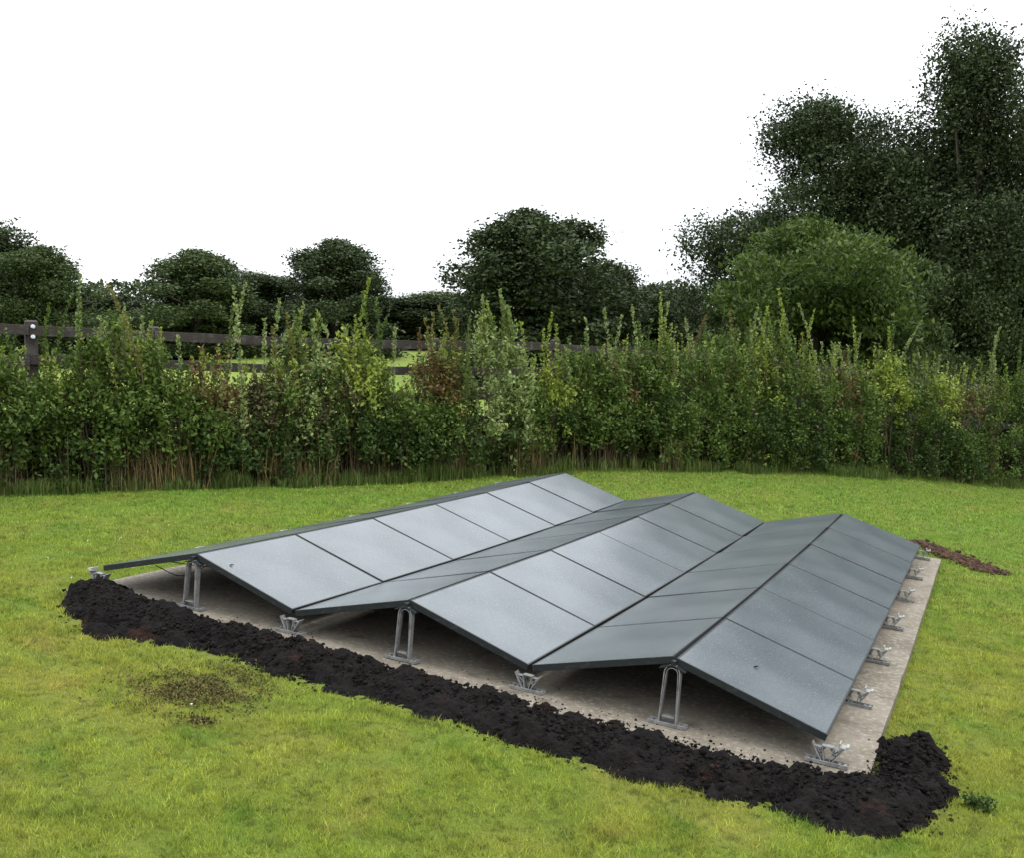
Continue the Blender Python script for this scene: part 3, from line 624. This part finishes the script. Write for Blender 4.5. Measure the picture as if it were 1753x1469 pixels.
def tree_mesh(seed, n, leaf, lobes, hgt, wid, mt, asp=.6, willow=False):
    P, lf, al, L = crown_mesh(seed, n, leaf, lobes, willow=willow); P = P*np.array([wid, wid, hgt]); v, f = leaf_quads(P, leaf, asp=asp, along=al)
    crown = npmesh('crown', v, f)
    mb = MB(); r = np.random.default_rng(seed+1)
    mb.tube([(0, 0, -.4), (.05, 0, hgt*.2), (.1, .05, hgt*.45), (0, .1, hgt*.8)], [wid*.045, wid*.036, wid*.026, wid*.008], 8)
    for k in range(min(14, lobes)):
        z0 = hgt*r.uniform(.12, .55); e = Vector(L[k, :3]*np.array([wid, wid, hgt])); s0 = Vector((.05, 0, z0)); m_ = s0.lerp(e, .5)+Vector((0, 0, -.03*hgt)); mb.tube([s0, m_, e], [wid*.016, wid*.010, wid*.003], 5)
    return crown, mb.mesh('trunk', smooth=True)
PROTO = {
 'round': tree_mesh(11, 85000, .115, 110, 6, 6, None), 'lumpy': tree_mesh(12, 85000, .115, 95, 6, 6, None),
 'tall': tree_mesh(13, 150000, .085, 130, 10, 6.5, None), 'willow': tree_mesh(14, 75000, .12, 70, 5, 6, None, asp=.38, willow=True),
 'big': tree_mesh(15, 150000, .09, 120, 9, 8, None)}
PS = {'round': (6, 6), 'lumpy': (6, 6), 'tall': (10, 6.5), 'willow': (5, 6), 'big': (9, 8)}
# proto, px, top py, base py(where crown starts), depth, width px, material, label
TREES = [
 ('lumpy', -40, 380, 610, 42, 260, 'tree_dark', 'dark tree cut by the left picture edge, behind the end post'),
 ('round', 75, 425, 610, 38, 190, 'tree_mid', 'leafy tree just right of the fence end post'),
 ('lumpy', 165, 505, 610, 46, 230, 'tree_dark', 'low dark tree in the dip between the two left crowns'),
 ('round', 250, 520, 612, 52, 200, 'tree_dark', 'lowest dark tree of the left row'),
 ('round', 345, 432, 612, 44, 240, 'tree_mid', 'rounded tree above the open fence rails'),
 ('lumpy', 450, 470, 612, 50, 250, 'tree_dark', 'dark tree between the two rounded left crowns'),
 ('round', 580, 415, 615, 46, 230, 'tree_dark', 'dark rounded tree behind the tall thin spire'),
 ('lumpy', 690, 510, 618, 55, 260, 'tree_dark', 'low dark tree at the dip left of the central tree'),
 ('lumpy', 765, 500, 618, 55, 220, 'tree_mid', 'low bushy tree at the left foot of the central tree'),
 ('round', 905, 365, 622, 36, 330, 'tree_dark', 'tall dark central tree behind the left ridge end'),
 ('lumpy', 1020, 455, 622, 40, 200, 'tree_dark', 'dark tree on the right shoulder of the central tree'),
 ('round', 1120, 490, 625, 45, 220, 'tree_dark', 'low dark tree left of the sky gap'),
 ('lumpy', 1215, 545, 630, 50, 160, 'tree_dark', 'very low tree filling the foot of the sky gap'),
 ('big', 1405, 175, 640, 34, 385, 'tree_dark', 'large rounded dark tree right of the sky gap'),
 ('lumpy', 1300, 370, 640, 35, 170, 'tree_dark', 'dark tree on the left flank of the large rounded tree'),
 ('lumpy', 1268, 480, 640, 32, 120, 'tree_mid', 'small bush at the left foot of the large rounded tree'),
 ('willow', 1385, 385, 650, 28, 440, 'tree_willow', 'bright yellow green willow bush before the large tree'),
 ('willow', 1545, 450, 650, 29, 300, 'tree_mid', 'duller green willow bush right of the bright one'),
 ('tall', 1650, 60, 650, 32, 350, 'tree_dark', 'tallest tree, dark and upright at the right'),
 ('tall', 1800, 150, 650, 33, 300, 'tree_mid', 'tall tree cut off by the right picture edge'),
 ('lumpy', 1540, 260, 640, 36, 260, 'tree_dark', 'dark tree filling between the large and the tallest tree'),
 ('lumpy', 1690, 450, 650, 30, 190, 'tree_mid', 'small leafy tree at the foot of the tallest one'),
]
mcache = {}
for k, (pt, px, ty, by, dp, wpx, mt, lb) in enumerate(TREES):
    x = (px-PW/2)/FOC*dp; zt_ = ray(px, ty, dp).z; bz = gz(x, dp); h = zt_-bz; wd = wpx/FOC*dp
    t = empty('tree', (x, dp, bz)); tag(t, lb, 'tree', 'trees beyond the field fence')
    key = (pt, mt)
    if key not in mcache:
        if not PROTO[pt][0].materials: PROTO[pt][0].materials.append(M['tree_dark']); PROTO[pt][1].materials.append(M['bark'])
        mcache[key] = PROTO[pt]
    H_, W_ = PS[pt]; t.scale = (wd/W_*1.32, wd/W_*1.32, h/(H_*1.0)); t.rotation_euler = (0, 0, rng.uniform(0, 6.28))
    co_ = link('crown', mcache[key][0], (), t); co_.material_slots[0].link = 'OBJECT'; co_.material_slots[0].material = M[mt]; link('trunk', mcache[key][1], (), t)
# distant hedgerow that closes the field
P = []
n = 60000; px = rng.uniform(-80, 110, n); hy = vnoise(px, px*0, .09, 50)*2.2+2.0; P = np.c_[px, 62+rng.normal(0, 1.0, n), 2.3-.012*np.clip(px, -40, 60)+hy*rng.random(n)**.7]
v, f = leaf_quads(P, .34); o = link('far_hedgerow', npmesh('far_hedgerow', v, f), [M['tree_dark']]); tag(o, 'far dark hedgerow closing the field behind the trees', 'hedgerow', kind='stuff')

scn.render.engine = 'CYCLES'
scn.cycles.max_bounces = 6; scn.cycles.diffuse_bounces = 3; scn.cycles.glossy_bounces = 3; scn.cycles.transmission_bounces = 3
